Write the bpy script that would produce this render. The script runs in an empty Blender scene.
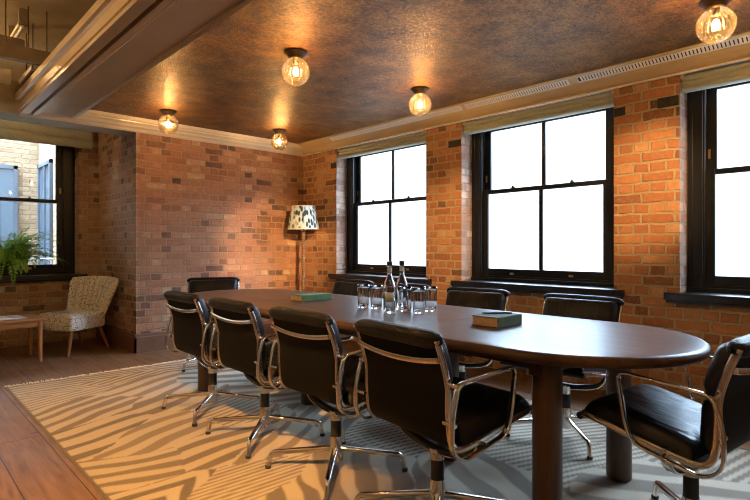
import bpy, math, random
import numpy as np
from math import sin, cos, pi, sqrt, atan2, hypot
from mathutils import Vector, Matrix
random.seed(7)
SC = bpy.context.scene
COL = SC.collection

# ------------------------------------------------------------------ mesh helpers
class MB:
    def __init__(s): s.v = []; s.f = []; s.sm = []
    def add(s, vs, fs, smooth=False):
        o = len(s.v); s.v += [tuple(p) for p in vs]
        s.f += [tuple(i + o for i in f) for f in fs]; s.sm += [smooth] * len(fs)
    def box(s, x0, x1, y0, y1, z0, z1):
        s.add([(x0,y0,z0),(x1,y0,z0),(x1,y1,z0),(x0,y1,z0),(x0,y0,z1),(x1,y0,z1),(x1,y1,z1),(x0,y1,z1)],
              [(0,3,2,1),(4,5,6,7),(0,1,5,4),(1,2,6,5),(2,3,7,6),(3,0,4,7)])
    def prism(s, pts, axis, a, b, smooth=False):
        # pts: closed 2d outline; axis: 'x' pts=(y,z); 'y' pts=(x,z); 'z' pts=(x,y)
        n = len(pts)
        def P(p, t):
            return (t,p[0],p[1]) if axis == 'x' else (p[0],t,p[1]) if axis == 'y' else (p[0],p[1],t)
        s.add([P(p,a) for p in pts] + [P(p,b) for p in pts], [(i,(i+1)%n,n+(i+1)%n,n+i) for i in range(n)], smooth)
        s.add([P(p,a) for p in pts], [tuple(range(n))[::-1]]); s.add([P(p,b) for p in pts], [tuple(range(n))])
    def lathe(s, prof, seg=24, c=(0,0,0), smooth=True, fn=None):
        n = len(prof); vs = []
        for r, z in prof:
            for k in range(seg):
                a = 2*pi*k/seg; rr = r * (fn(a, z) if fn else 1)
                vs.append((c[0]+rr*cos(a), c[1]+rr*sin(a), c[2]+z))
        fs = [(i*seg+k, i*seg+(k+1)%seg, (i+1)*seg+(k+1)%seg, (i+1)*seg+k) for i in range(n-1) for k in range(seg)]
        s.add(vs, fs, smooth)
        if prof[0][0] > 1e-5: s.add(vs[:seg], [tuple(range(seg))[::-1]])
        if prof[-1][0] > 1e-5: s.add(vs[-seg:], [tuple(range(seg))])
    def tube(s, pts, r, seg=10, closed=False, ry=None, smooth=True, ref=(0,0,1)):
        # swept ellipse; r may be a list; ry = half size along ref-ish axis
        P = [Vector(p) for p in pts]; n = len(P); vs = []
        up = Vector(ref)
        for i in range(n):
            if closed: t = P[(i+1)%n] - P[i-1]
            else: t = P[min(i+1,n-1)] - P[max(i-1,0)]
            t.normalize()
            b = up - t*up.dot(t)
            if b.length < 1e-4:
                b = Vector((1,0,0)) - t*t.x
            b.normalize(); a = t.cross(b)
            ra = r[i] if isinstance(r, (list,tuple)) else r
            rb = ra if ry is None else ry
            for k in range(seg):
                q = 2*pi*k/seg
                ca, sa = cos(q), sin(q)
                if ry is not None:   # squarish section
                    ca = math.copysign(abs(ca)**.6, ca); sa = math.copysign(abs(sa)**.6, sa)
                vs.append(P[i] + a*(ra*ca) + b*(rb*sa))
        m = n if closed else n-1
        fs = [(i*seg+k, i*seg+(k+1)%seg, ((i+1)%n)*seg+(k+1)%seg, ((i+1)%n)*seg+k) for i in range(m) for k in range(seg)]
        s.add(vs, fs, smooth)
        if not closed:
            s.add(vs[:seg], [tuple(range(seg))[::-1]]); s.add(vs[-seg:], [tuple(range(seg))])
    def ball(s, c, rx, ry, rz, seg=16, rings=10):
        vs = [(c[0],c[1],c[2]-rz)]
        for i in range(1, rings):
            t = -pi/2 + pi*i/rings
            for k in range(seg):
                a = 2*pi*k/seg; vs.append((c[0]+rx*cos(t)*cos(a), c[1]+ry*cos(t)*sin(a), c[2]+rz*sin(t)))
        vs.append((c[0],c[1],c[2]+rz)); L = len(vs)-1
        fs = [(0, 1+(k+1)%seg, 1+k) for k in range(seg)]
        for i in range(rings-2):
            fs += [(1+i*seg+k, 1+i*seg+(k+1)%seg, 1+(i+1)*seg+(k+1)%seg, 1+(i+1)*seg+k) for k in range(seg)]
        o = 1+(rings-2)*seg
        fs += [(o+k, o+(k+1)%seg, L) for k in range(seg)]
        s.add(vs, fs, True)
    def grid(s, fn, nu, nv, smooth=True, wrap_u=False):
        vs = [fn(i/(nu if wrap_u else nu-1), j/(nv-1)) for j in range(nv) for i in range(nu)]
        fs = []
        for j in range(nv-1):
            for i in range(nu if wrap_u else nu-1):
                i2 = (i+1) % nu
                fs.append((j*nu+i, j*nu+i2, (j+1)*nu+i2, (j+1)*nu+i))
        s.add(vs, fs, smooth)
    def xf(s, M):
        s.v = [tuple(M @ Vector(p)) for p in s.v]; return s
    def build(s, name, mat, parent=None, bevel=0, uv=False, **props):
        me = bpy.data.meshes.new(name); me.from_pydata(s.v, [], s.f); me.update()
        me.polygons.foreach_set('use_smooth', s.sm)
        if uv:
            L = me.uv_layers.new(name='m'); d = L.data
            for p in me.polygons:
                n = p.normal
                for li in p.loop_indices:
                    c = me.vertices[me.loops[li].vertex_index].co
                    if abs(n.z) > .7: d[li].uv = (c.y, c.x)
                    elif abs(n.x) > abs(n.y): d[li].uv = (c.y + c.x, c.z)
                    else: d[li].uv = (c.x + c.y, c.z)
        me.materials.append(mat)
        o = bpy.data.objects.new(name, me); COL.objects.link(o)
        if parent: o.parent = parent
        if bevel:
            b = o.modifiers.new('bevel', 'BEVEL'); b.width = bevel; b.segments = 2; b.limit_method = 'ANGLE'; b.angle_limit = .7
        for k, v in props.items(): o[k] = v
        return o

def empty(name, loc=(0,0,0), rz=0, label=None, category=None, group=None, kind=None):
    o = bpy.data.objects.new(name, None); COL.objects.link(o); o.empty_display_size = .1
    o.location = loc; o.rotation_euler = (0,0,rz)
    tag(o, label, category, group, kind); return o
def tag(o, label=None, category=None, group=None, kind=None):
    for k, v in (('label',label),('category',category),('group',group),('kind',kind)):
        if v: o[k] = v
    return o
def copy_tree(o, parent=None):
    c = o.copy(); COL.objects.link(c)
    if parent: c.parent = parent
    for ch in [x for x in o.children]: copy_tree(ch, c)
    return c
def fillet(pts, r, seg=6, closed=False):
    P = [Vector(p) for p in pts]; n = len(P); out = []
    for i in range(n):
        if not closed and i in (0, n-1): out.append(P[i]); continue
        a, b, c = P[i-1], P[i], P[(i+1)%n]
        ri = r[i] if isinstance(r, (list,tuple)) else r
        u = (a-b); v = (c-b); ri = min(ri, u.length*.48, v.length*.48)
        p0 = b + u.normalized()*ri; p1 = b + v.normalized()*ri
        for k in range(seg+1):
            t = k/seg; out.append(p0*(1-t)**2 + b*2*t*(1-t) + p1*t*t)
    return out
def catmull(pts, per=6):
    P = [Vector(p) for p in pts]; out = []
    for i in range(len(P)-1):
        p0 = P[max(i-1,0)]; p1 = P[i]; p2 = P[i+1]; p3 = P[min(i+2,len(P)-1)]
        for k in range(per):
            t = k/per
            out.append(.5*((2*p1)+(p2-p0)*t+(2*p0-5*p1+4*p2-p3)*t*t+(3*p1-p0-3*p2+p3)*t**3))
    out.append(P[-1]); return out

# ------------------------------------------------------------------ materials
class N:
    def __init__(s, name):
        s.m = bpy.data.materials.new(name); s.m.use_nodes = True
        s.t = s.m.node_tree; s.b = s.t.nodes['Principled BSDF']; s.out = s.t.nodes['Material Output']
    def n(s, typ, **kw):
        x = s.t.nodes.new(typ)
        for k, v in kw.items():
            if k in x.inputs.keys(): s.set(x.inputs[k], v)
            else: setattr(x, k, v)
        return x
    def set(s, inp, v):
        if isinstance(v, bpy.types.NodeSocket): s.t.links.new(v, inp)
        else: inp.default_value = v
    def p(s, **kw):
        for k, v in kw.items(): s.set(s.b.inputs[k.replace('_',' ')], v)
    def ramp(s, fac, stops, interp='LINEAR'):
        r = s.t.nodes.new('ShaderNodeValToRGB'); r.color_ramp.interpolation = interp
        e = r.color_ramp.elements
        while len(e) < len(stops): e.new(.5)
        for el, (pos, c) in zip(e, stops): el.position = pos; el.color = (*c, 1) if len(c) == 3 else c
        s.set(r.inputs[0], fac); return r.outputs[0]
    def math(s, op, a, b=0, clamp=False):
        x = s.t.nodes.new('ShaderNodeMath'); x.operation = op; x.use_clamp = clamp
        s.set(x.inputs[0], a); s.set(x.inputs[1], b); return x.outputs[0]
    def mix(s, f, a, b, mode='MIX'):
        x = s.t.nodes.new('ShaderNodeMix'); x.data_type = 'RGBA'; x.blend_type = mode
        s.set(x.inputs[0], f)
        for sock, v in ((x.inputs[6], a), (x.inputs[7], b)):
            s.set(sock, (*v, 1) if isinstance(v, tuple) and len(v) == 3 else v)
        return x.outputs[2]
    def bump(s, h, strength=.3, dist=.01):
        x = s.n('ShaderNodeBump', Strength=strength, Distance=dist); s.set(x.inputs['Height'], h)
        s.set(s.b.inputs['Normal'], x.outputs[0])
    def noise(s, scale, detail=3, rough=.5, vec=None, dist=0):
        x = s.n('ShaderNodeTexNoise', Scale=scale, Detail=detail, Roughness=rough, Distortion=dist)
        if vec is not None: s.set(x.inputs['Vector'], vec)
        return x
    def obj(s): return s.n('ShaderNodeTexCoord').outputs['Object']
    def uv(s): return s.n('ShaderNodeTexCoord').outputs['UV']

def plain(name, col, rough=.5, metal=0, **kw):
    a = N(name); a.p(Base_Color=(*col,1), Roughness=rough, Metallic=metal, **kw); return a.m
def subtle(name, col, rough=.6, var=.12, scale=12, bump=.05, metal=0):
    a = N(name); v = a.obj(); n = a.noise(scale, 4, .6, v)
    c2 = tuple(max(0, c*(1-2*var)) for c in col); c1 = tuple(min(1, c*(1+var)) for c in col)
    a.p(Base_Color=a.ramp(n.outputs[0], [(.3,c2),(.7,c1)]), Roughness=rough, Metallic=metal)
    if bump: a.bump(n.outputs[0], bump, .01)
    return a.m

def brick(name, stops, mortar, bw=.232, rh=.0785, ms=.011, dark_patch=None, stain=.35, squash=.5, warp=.04, blotch=.5, hue=(.36,.125,.068)):
    a = N(name); uv = a.uv()
    w = a.noise(7, 5, .68, uv)
    sub = a.n('ShaderNodeVectorMath', operation='SUBTRACT'); a.set(sub.inputs[0], w.outputs['Color']); sub.inputs[1].default_value = (.5,.5,.5)
    sc = a.n('ShaderNodeVectorMath', operation='SCALE'); a.set(sc.inputs[0], sub.outputs[0]); sc.inputs['Scale'].default_value = warp
    ad = a.n('ShaderNodeVectorMath', operation='ADD'); a.set(ad.inputs[0], uv); a.set(ad.inputs[1], sc.outputs[0])
    b = a.n('ShaderNodeTexBrick', offset=.5, offset_frequency=2, squash=squash, squash_frequency=2)
    a.set(b.inputs['Vector'], ad.outputs[0])
    for k, v in (('Color1',(0,0,0,1)),('Color2',(1,1,1,1)),('Mortar',(.5,.5,.5,1)),('Scale',1.),('Mortar Size',ms),('Mortar Smooth',.35),('Bias',0.),('Brick Width',bw),('Row Height',rh)):
        b.inputs[k].default_value = v
    rnd = b.outputs['Color']
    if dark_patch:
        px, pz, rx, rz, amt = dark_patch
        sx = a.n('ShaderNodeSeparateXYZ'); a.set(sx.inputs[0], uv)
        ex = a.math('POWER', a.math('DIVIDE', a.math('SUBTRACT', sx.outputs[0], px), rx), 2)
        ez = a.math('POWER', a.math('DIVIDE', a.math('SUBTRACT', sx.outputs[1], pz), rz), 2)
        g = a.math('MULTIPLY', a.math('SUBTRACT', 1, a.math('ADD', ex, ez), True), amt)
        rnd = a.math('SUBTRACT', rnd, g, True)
    col = a.ramp(rnd, stops)
    n1 = a.noise(18, 5, .65, uv); n2 = a.noise(1.3, 4, .6, uv); n3 = a.noise(90, 3, .6, uv)
    n4 = a.noise(3.2, 4, .65, uv); n5 = a.noise(42, 4, .7, uv)
    col = a.mix(a.math('MULTIPLY', a.ramp(n4.outputs[0], [(.42,(0,0,0)),(.62,(1,1,1))]), blotch), col, hue)
    col = a.mix(a.math('MULTIPLY', a.ramp(n5.outputs[0], [(.5,(0,0,0)),(.75,(1,1,1))]), .40), col, mortar)
    col = a.mix(a.math('MULTIPLY', a.ramp(n1.outputs[0], [(.35,(0,0,0)),(.75,(1,1,1))]), .45), col, tuple(c*.45 for c in stops[len(stops)//2][1]))
    col = a.mix(a.math('MULTIPLY', a.ramp(n2.outputs[0], [(.38,(0,0,0)),(.7,(1,1,1))]), stain), col, tuple(c*.75 for c in mortar))
    mo = a.mix(n1.outputs[0], tuple(c*.55 for c in mortar), mortar)
    col = a.mix(b.outputs['Fac'], col, mo)
    a.p(Base_Color=col, Roughness=.82)
    h = a.math('ADD', a.math('MULTIPLY', b.outputs['Fac'], -1.0), a.math('MULTIPLY', a.math('ADD', n1.outputs[0], a.math('MULTIPLY', n3.outputs[0], .5)), .7))
    a.bump(h, 1., .016)
    return a.m

M = {}
M['brick_orange'] = brick('orange brick', [(.0,(.05,.028,.02)),(.07,(.20,.08,.04)),(.2,(.40,.155,.065)),(.6,(.50,.21,.085)),(.85,(.58,.28,.12)),(1,(.62,.37,.19))], (.56,.42,.26), stain=.10, blotch=.3, hue=(.42,.13,.055))
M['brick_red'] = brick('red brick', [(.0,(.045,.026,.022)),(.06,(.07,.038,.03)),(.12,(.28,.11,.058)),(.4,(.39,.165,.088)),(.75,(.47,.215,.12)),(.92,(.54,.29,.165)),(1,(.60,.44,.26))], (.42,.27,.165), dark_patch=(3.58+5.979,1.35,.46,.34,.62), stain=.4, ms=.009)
M['brick_brown'] = brick('weathered brown brick', [(.0,(.06,.035,.027)),(.06,(.10,.055,.04)),(.14,(.30,.15,.09)),(.5,(.40,.215,.13)),(.85,(.48,.29,.19)),(1,(.60,.46,.32))], (.50,.38,.26), stain=.35, hue=(.36,.16,.09), ms=.010)
M['brick_pale'] = brick('whitened brick', [(.0,(.20,.12,.09)),(.3,(.36,.22,.16)),(.6,(.46,.31,.24)),(1,(.60,.45,.36))], (.42,.33,.27), stain=.3)
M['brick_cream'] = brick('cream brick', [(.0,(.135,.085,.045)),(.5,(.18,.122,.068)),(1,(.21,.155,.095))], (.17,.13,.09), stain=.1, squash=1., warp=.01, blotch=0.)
M['padstone'] = subtle('dark padstone', (.035,.03,.028), .8, .3, 30, .3)
M['cream_paint'] = subtle('cream paint', (.52,.39,.225), .30, .04, 3, .02)
M['cream_trim'] = subtle('pale trim paint', (.62,.53,.41), .32, .04, 3, .02)
M['white_trim'] = plain('white strip', (.75,.73,.70), .4)
M['plaster'] = subtle('plaster', (.42,.37,.29), .8, .08, 4, .03)
M['plaster_dark'] = subtle('office plaster', (.60,.52,.38), .85, .1, 4, .03)
M['black_paint'] = plain('black paint', (.007,.008,.010), .38, **{'Specular_IOR_Level':.3})
M['sill_black'] = plain('black sill', (.012,.012,.014), .3)
M['brass'] = plain('brass', (.75,.52,.22), .3, 1)
M['bronze'] = plain('dark bronze', (.06,.035,.02), .4, .8)
M['steel'] = subtle('brown steel', (.20,.14,.08), .5, .1, 6, .02)
M['duct'] = subtle('cream duct', (.78,.70,.52), .5, .06, 6, .02)
M['skirting'] = subtle('brown skirting', (.15,.075,.045), .45, .1, 6, .02)

def chrome():
    a = N('polished aluminium'); n = a.noise(40, 2, .5, a.obj())
    a.p(Base_Color=(.86,.82,.78,1), Metallic=1., Roughness=a.ramp(n.outputs[0], [(.3,(.10,)*3),(.8,(.2,)*3)])); return a.m
M['chrome'] = chrome()
def leather(name, col, rough=.36, sc=(3,9,3), spec=.25):
    a = N(name); v = a.obj()
    mp = a.n('ShaderNodeMapping'); a.set(mp.inputs[0], v); mp.inputs['Scale'].default_value = sc
    n1 = a.noise(1.6, 4, .6, mp.outputs[0], .6); n2 = a.noise(220, 2, .5, v)
    a.p(Base_Color=(*col,1), Roughness=a.ramp(n1.outputs[0], [(.3,(rough-.06,)*3),(.7,(rough+.12,)*3)]), **{'Specular_IOR_Level':spec})
    a.bump(a.math('ADD', n1.outputs[0], a.math('MULTIPLY', n2.outputs[0], .04)), .5, .03); return a.m
M['leather'] = leather('black leather', (.005,.005,.007))
M['leather_roll'] = leather('stitched black leather', (.005,.005,.006), .42, (16,1.2,22), .2)
M['sling'] = plain('black sling', (.004,.0037,.0035), .65, **{'Specular_IOR_Level':.1})
M['rubber'] = plain('black plastic', (.012,.012,.012), .5)

def wood(name, cols, rough=.4, axis='y', scale=1., coat=0., bump=.08, spec=.5):
    a = N(name); v = a.obj()
    mp = a.n('ShaderNodeMapping'); a.set(mp.inputs[0], v)
    s = [14,14,14]; s['xyz'.index(axis)] = .9; mp.inputs['Scale'].default_value = [q*scale for q in s]
    n1 = a.noise(1.5, 5, .62, mp.outputs[0], .8); n2 = a.noise(6, 3, .6, mp.outputs[0])
    f = a.math('ADD', a.math('MULTIPLY', n1.outputs[0], .7), a.math('MULTIPLY', n2.outputs[0], .3))
    a.p(Base_Color=a.ramp(f, [(.3,cols[0]),(.5,cols[1]),(.7,cols[2])]), Roughness=rough, Coat_Weight=coat, Coat_Roughness=.22, Specular_IOR_Level=spec)
    a.bump(f, bump, .004); return a.m
M['table_wood'] = wood('dark stained oak', [(.044,.022,.012),(.082,.042,.024),(.128,.068,.04)], .33, 'y', 1, .0, .06, .16)
M['leg_wood'] = wood('dark stained oak leg', [(.06,.028,.014),(.10,.048,.024),(.14,.07,.037)], .42, 'z', 1, .1)
M['teak'] = wood('teak', [(.28,.12,.045),(.42,.19,.075),(.52,.26,.11)], .35, 'x', 1, .2)
M['chair_leg'] = wood('warm beech', [(.20,.075,.03),(.28,.11,.045),(.34,.15,.06)], .35, 'z', 1, .2)
M['lamp_wood'] = wood('turned pine', [(.14,.07,.04),(.22,.12,.07),(.3,.18,.11)], .45, 'z')

def floor_mat():
    a = N('oak boards'); uv = a.uv()
    b = a.n('ShaderNodeTexBrick', offset=.37, offset_frequency=2, squash=1.); a.set(b.inputs['Vector'], uv)
    for k, v in (('Color1',(0,0,0,1)),('Color2',(1,1,1,1)),('Mortar',(.5,.5,.5,1)),('Scale',1.),('Mortar Size',.003),('Mortar Smooth',.2),('Brick Width',2.3),('Row Height',.24)): b.inputs[k].default_value = v
    mp = a.n('ShaderNodeMapping'); a.set(mp.inputs[0], uv); mp.inputs['Scale'].default_value = (1.1,15,1)
    off = a.n('ShaderNodeVectorMath', operation='ADD'); a.set(off.inputs[0], mp.outputs[0]); a.set(off.inputs[1], a.mix(1, (0,0,0), b.outputs['Color'], 'ADD'))
    n = a.noise(1.6, 6, .62, off.outputs[0], 1.2); n2 = a.noise(2.2, 3, .5, uv)
    col = a.ramp(n.outputs[0], [(.28,(.085,.045,.02)),(.5,(.175,.095,.046)),(.72,(.25,.145,.075))])
    col = a.mix(a.math('MULTIPLY', b.outputs['Color'], .35), col, (.11,.055,.03))
    kn = a.n('ShaderNodeTexVoronoi', Scale=1.5); a.set(kn.inputs['Vector'], uv)
    col = a.mix(a.ramp(kn.outputs['Distance'], [(.012,(.85,)*3),(.05,(0,0,0))]), col, (.02,.012,.008))
    col = a.mix(b.outputs['Fac'], col, (.018,.01,.006))
    a.p(Base_Color=col, Roughness=a.ramp(n2.outputs[0], [(.3,(.46,)*3),(.7,(.6,)*3)]), Specular_IOR_Level=.3)
    a.bump(a.math('SUBTRACT', a.math('MULTIPLY', n.outputs[0], .3), b.outputs['Fac']), .35, .004); return a.m
M['floor'] = floor_mat()

def ceiling_mat():
    a = N('hammered bronze paper'); v = a.obj()
    mp = a.n('ShaderNodeMapping'); a.set(mp.inputs[0], v); mp.inputs['Scale'].default_value = (1,1.15,1)
    n1 = a.noise(48, 6, .78, mp.outputs[0], .7); n2 = a.noise(5, 3, .6, v); n3 = a.noise(110, 3, .6, v)
    f = a.math('ADD', a.math('MULTIPLY', n1.outputs[0], .75), a.math('MULTIPLY', n2.outputs[0], .25))
    a.p(Base_Color=a.ramp(f, [(.42,(.035,.013,.003)),(.5,(.16,.066,.015)),(.59,(.36,.17,.045))]), Metallic=.8,
        Roughness=a.ramp(n1.outputs[0], [(.3,(.30,)*3),(.7,(.48,)*3)]))
    sx = a.n('ShaderNodeSeparateXYZ'); a.set(sx.inputs[0], v)
    a.bump(a.math('ADD', n1.outputs[0], a.math('MULTIPLY', n3.outputs[0], .3)), 1., .018); return a.m
M['ceiling'] = ceiling_mat()

def frosted():  # the glass emits its own glow in place of daylight behind it
    a = N('frosted daylight glass'); n = a.noise(2.5, 3, .5, a.obj())
    em = a.n('ShaderNodeEmission'); a.set(em.inputs[0], a.ramp(n.outputs[0], [(.3,(.72,.86,1.0)),(.7,(.80,.92,1.0))])); em.inputs[1].default_value = PANE
    tr = a.n('ShaderNodeBsdfTransparent'); tr.inputs[0].default_value = (.62,.66,.70,1)
    gl = a.n('ShaderNodeBsdfGlossy'); gl.inputs['Roughness'].default_value = .3; gl.inputs[0].default_value = (.04,.04,.04,1)
    ad = a.n('ShaderNodeAddShader'); a.set(ad.inputs[0], em.outputs[0]); a.set(ad.inputs[1], tr.outputs[0])
    a2 = a.n('ShaderNodeAddShader'); a.set(a2.inputs[0], ad.outputs[0]); a.set(a2.inputs[1], gl.outputs[0])
    a.set(a.out.inputs[0], a2.outputs[0]); return a.m
PANE = .8
M['frosted'] = frosted()
def thin_glass(name, tint=(1,1,1), ior=1.45, boost=1.0, rough=.02):
    a = N(name); t = a.t
    tr = a.n('ShaderNodeBsdfTransparent'); tr.inputs[0].default_value = (*tint,1)
    gl = a.n('ShaderNodeBsdfGlossy'); gl.inputs['Roughness'].default_value = rough
    fr = a.n('ShaderNodeFresnel'); fr.inputs[0].default_value = ior
    mx = a.n('ShaderNodeMixShader'); a.set(mx.inputs[0], a.math('MULTIPLY', fr.outputs[0], boost, True)); a.set(mx.inputs[1], tr.outputs[0]); a.set(mx.inputs[2], gl.outputs[0])
    a.set(a.out.inputs[0], mx.outputs[0]); return a.m
M['clear_pane'] = thin_glass('clear window glass', (.97,.98,.97))
def glass(name, col=(1,1,1), ior=1.45, rough=.0):
    a = N(name); a.p(Base_Color=(*col,1), Roughness=rough, IOR=ior, Transmission_Weight=1.); return a.m
M['tumbler_glass'] = glass('tumbler glass', (.96,.98,1.0))
M['bottle_glass'] = glass('bottle glass', (.97,.98,.98), 1.3)
def globe_mat():
    a = N('ribbed amber globe'); v = a.obj()
    sx = a.n('ShaderNodeSeparateXYZ'); a.set(sx.inputs[0], v)
    ang = a.math('ARCTAN2', sx.outputs[1], sx.outputs[0])
    w = a.math('ADD', a.math('MULTIPLY', a.math('SINE', a.math('MULTIPLY', ang, 26)), .5), .5)
    tr = a.n('ShaderNodeBsdfTransparent'); a.set(tr.inputs[0], a.ramp(w, [(0,(.78,.66,.48)),(.4,(.97,.92,.82)),(1,(1,.97,.92))]))
    gl = a.n('ShaderNodeBsdfGlossy'); gl.inputs['Roughness'].default_value = .12; gl.inputs[0].default_value = (1,.9,.75,1)
    fr = a.n('ShaderNodeFresnel'); fr.inputs[0].default_value = 1.5
    tl = a.n('ShaderNodeBsdfTranslucent'); tl.inputs[0].default_value = (1,.85,.6,1)
    hz = a.n('ShaderNodeMixShader'); hz.inputs[0].default_value = .022; a.set(hz.inputs[1], tr.outputs[0]); a.set(hz.inputs[2], tl.outputs[0])
    mx = a.n('ShaderNodeMixShader'); a.set(mx.inputs[0], a.math('MULTIPLY', fr.outputs[0], .8, True)); a.set(mx.inputs[1], hz.outputs[0]); a.set(mx.inputs[2], gl.outputs[0])
    a.set(a.out.inputs[0], mx.outputs[0]); return a.m
M['globe'] = globe_mat()
def emit(name, col, st):
    a = N(name); a.p(Base_Color=(0,0,0,1), Emission_Color=(*col,1), Emission_Strength=st); return a.m
BULB = 430.
M['bulb'] = emit('glowing filament', (1.0,.58,.21), BULB)
M['bulb_fill'] = emit('fill lamp filament', (1.0,.66,.32), 1300.)
def fabric(name, base, dark, scale):
    a = N(name); v = a.obj()
    vo = a.n('ShaderNodeTexVoronoi', Scale=scale); a.set(vo.inputs['Vector'], v)
    w = a.noise(scale*2.2, 2, .5, v)
    f = a.math('ADD', vo.outputs['Distance'], a.math('MULTIPLY', w.outputs[0], .35))
    a.p(Base_Color=a.ramp(f, [(.42,dark),(.56,base)]), Roughness=.9, Sheen_Weight=.2); a.bump(f, .2, .003); return a.m
M['upholstery'] = fabric('speckled upholstery', (.72,.70,.64), (.022,.02,.018), 52)
M['piping'] = plain('cream piping', (.62,.58,.48), .8)
M['blind'] = subtle('linen blind', (.43,.44,.37), .9, .05, 30, .04)
def rug_mat():
    a = N('woven rug'); v = a.obj()
    c = a.n('ShaderNodeVertexColor', layer_name='weave').outputs[0]
    n = a.noise(160, 3, .6, v); n2 = a.noise(9, 3, .6, v)
    c = a.mix(a.math('MULTIPLY', n.outputs[0], .55), c, (.12,.085,.055), 'MULTIPLY')
    c = a.mix(a.math('MULTIPLY', n2.outputs[0], .25), c, (.30,.24,.17))
    a.p(Base_Color=c, Roughness=.95, Sheen_Weight=.15)
    a.bump(n.outputs[0], .6, .006); return a.m
M['rug'] = rug_mat()
M['fringe'] = plain('rug fringe', (.80,.72,.58), .95)
def leaf_mat():
    a = N('fern leaf'); n = a.noise(9, 3, .6, a.obj()); c = a.ramp(n.outputs[0], [(.3,(.16,.42,.05)),(.7,(.42,.74,.18))])
    d = a.n('ShaderNodeBsdfDiffuse'); t = a.n('ShaderNodeBsdfTranslucent'); a.set(d.inputs[0], c); a.set(t.inputs[0], c)
    mx = a.n('ShaderNodeMixShader'); mx.inputs[0].default_value = .5; a.set(mx.inputs[1], d.outputs[0]); a.set(mx.inputs[2], t.outputs[0])
    a.set(a.out.inputs[0], mx.outputs[0]); return a.m
M['fern'] = leaf_mat()
M['fern_stem'] = plain('fern stem', (.10,.16,.04), .6)
M['pot'] = plain('dark pot', (.03,.03,.032), .5)
M['soil'] = plain('soil', (.03,.02,.012), .95)
def shade_mat():
    a = N('printed shade'); v = a.obj()
    mp = a.n('ShaderNodeMapping'); a.set(mp.inputs[0], v); mp.inputs['Scale'].default_value = (1,1,.45)
    vo = a.n('ShaderNodeTexVoronoi', Scale=27); a.set(vo.inputs['Vector'], mp.outputs[0])
    n = a.noise(14, 3, .6, v)
    f = a.math('ADD', vo.outputs['Distance'], a.math('MULTIPLY', n.outputs[0], .5))
    a.p(Base_Color=a.ramp(f, [(.56,(.02,.035,.045)),(.68,(.10,.19,.24)),(.76,(.36,.41,.41)),(.98,(.50,.53,.51))]), Roughness=.9)
    return a.m
M['shade'] = shade_mat()
M['paper'] = subtle('page block', (.66,.42,.26), .8, .1, 60, .05)
M['white_paper'] = plain('white paper', (.78,.80,.84), .6)
M['grey_ink'] = plain('grey print', (.30,.32,.36), .6)
M['green_cover'] = subtle('green cover', (.09,.18,.07), .75, .15, 20, .03)
M['olive_cover'] = subtle('grey green cover', (.06,.095,.045), .8, .12, 20, .03)
M['label'] = plain('bottle label', (.62,.66,.70), .5)
M['blue_frame'] = subtle('blue grey frame', (.035,.05,.075), .5, .1, 5, 0)
M['blue_glass'] = plain('reflecting pane', (.05,.075,.105), .3)
M['dark_glass'] = subtle('dark pane', (.03,.045,.065), .4, .3, 4, 0)
M['grey_rail'] = plain('pale rail', (.22,.23,.25), .5)
M['glare_blocker'] = subtle('glare blocker wall', (.17,.175,.18), .9, .06, 2, 0)
M['pale_stone'] = subtle('paving', (.5,.47,.42), .9, .1, 3, 0)

# ------------------------------------------------------------------ constants
XW, YB, ZC, ZR, YL = 4.266, 5.979, 2.555, 2.43, 7.36
RUGZ = .012

# ------------------------------------------------------------------ setting
mb = MB(); mb.box(-3.2, 4.8, -2.8, 7.9, -.06, 0); mb.build('floor', M['floor'], uv=True, kind='structure')
# window wall: three windows in view, one more beyond the frame
WIN = [(3.726,5.255),(1.742,3.259),(-.24,1.273)]
mb = MB()
mb.box(XW, XW+.46, -2.8, YB+.3, 0, .795)
for a, b in ((5.255,YB+.3),(3.259,3.726),(1.273,1.742),(-2.8,-.24)): mb.box(XW, XW+.46, a, b, .795, 2.45)
mb.box(XW, XW+.46, -2.8, YB+.3, 2.45, 3.12)
mb.build('wall_right', M['brick_orange'], uv=True, kind='structure')
# whitened brick reveals of the three windows: a thin brick skin that lines each jamb
for i, (a, b) in enumerate(WIN):
    mb = MB(); mb.box(XW+.006, XW+.20, b-.004, b+.004, .83, 2.45); mb.box(XW+.006, XW+.20, a-.004, a+.004, .83, 2.45)
    mb.build('trim_%d' % (i+4), M['brick_pale'], uv=True, kind='structure')
mb = MB()
mb.box(2.06, XW+.46, YB, 7.9, 0, 3.12)
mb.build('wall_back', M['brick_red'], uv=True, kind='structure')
mb = MB(); mb.box(2.04, 2.06, YB, 7.9, 0, 3.12); mb.build('wall_return', M['brick_brown'], uv=True, kind='structure')
mb = MB()
mb.box(-3.2, 2.04, YL, YL+.46, 0, .795); mb.box(-3.2, 2.04, YL, YL+.46, 2.72, 3.12)
for a, b in ((1.82,2.04),(-.25,.22),(-3.2,-1.66)): mb.box(a, b, YL, YL+.46, .795, 2.72)
mb.build('wall_left', M['brick_brown'], uv=True, kind='structure')
mb = MB(); mb.box(-3.3, -3.2, -2.8, 7.9, 0, 3.12); mb.build('wall_office', M['plaster'], kind='structure')
mb = MB(); mb.box(-3.3, 4.8, -2.9, -2.8, 0, 3.12); mb.build('wall_rear', M['plaster'], kind='structure')
mb = MB(); mb.box(-3.3, 4.8, -2.9, 7.9, 3.10, 3.2); mb.build('ceiling_office', M['plaster_dark'], kind='structure')
mb = MB(); mb.box(1.44, 4.12, -2.5, 5.90, ZC, ZC+.03); mb.build('ceiling', M['ceiling'], kind='structure')

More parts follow.
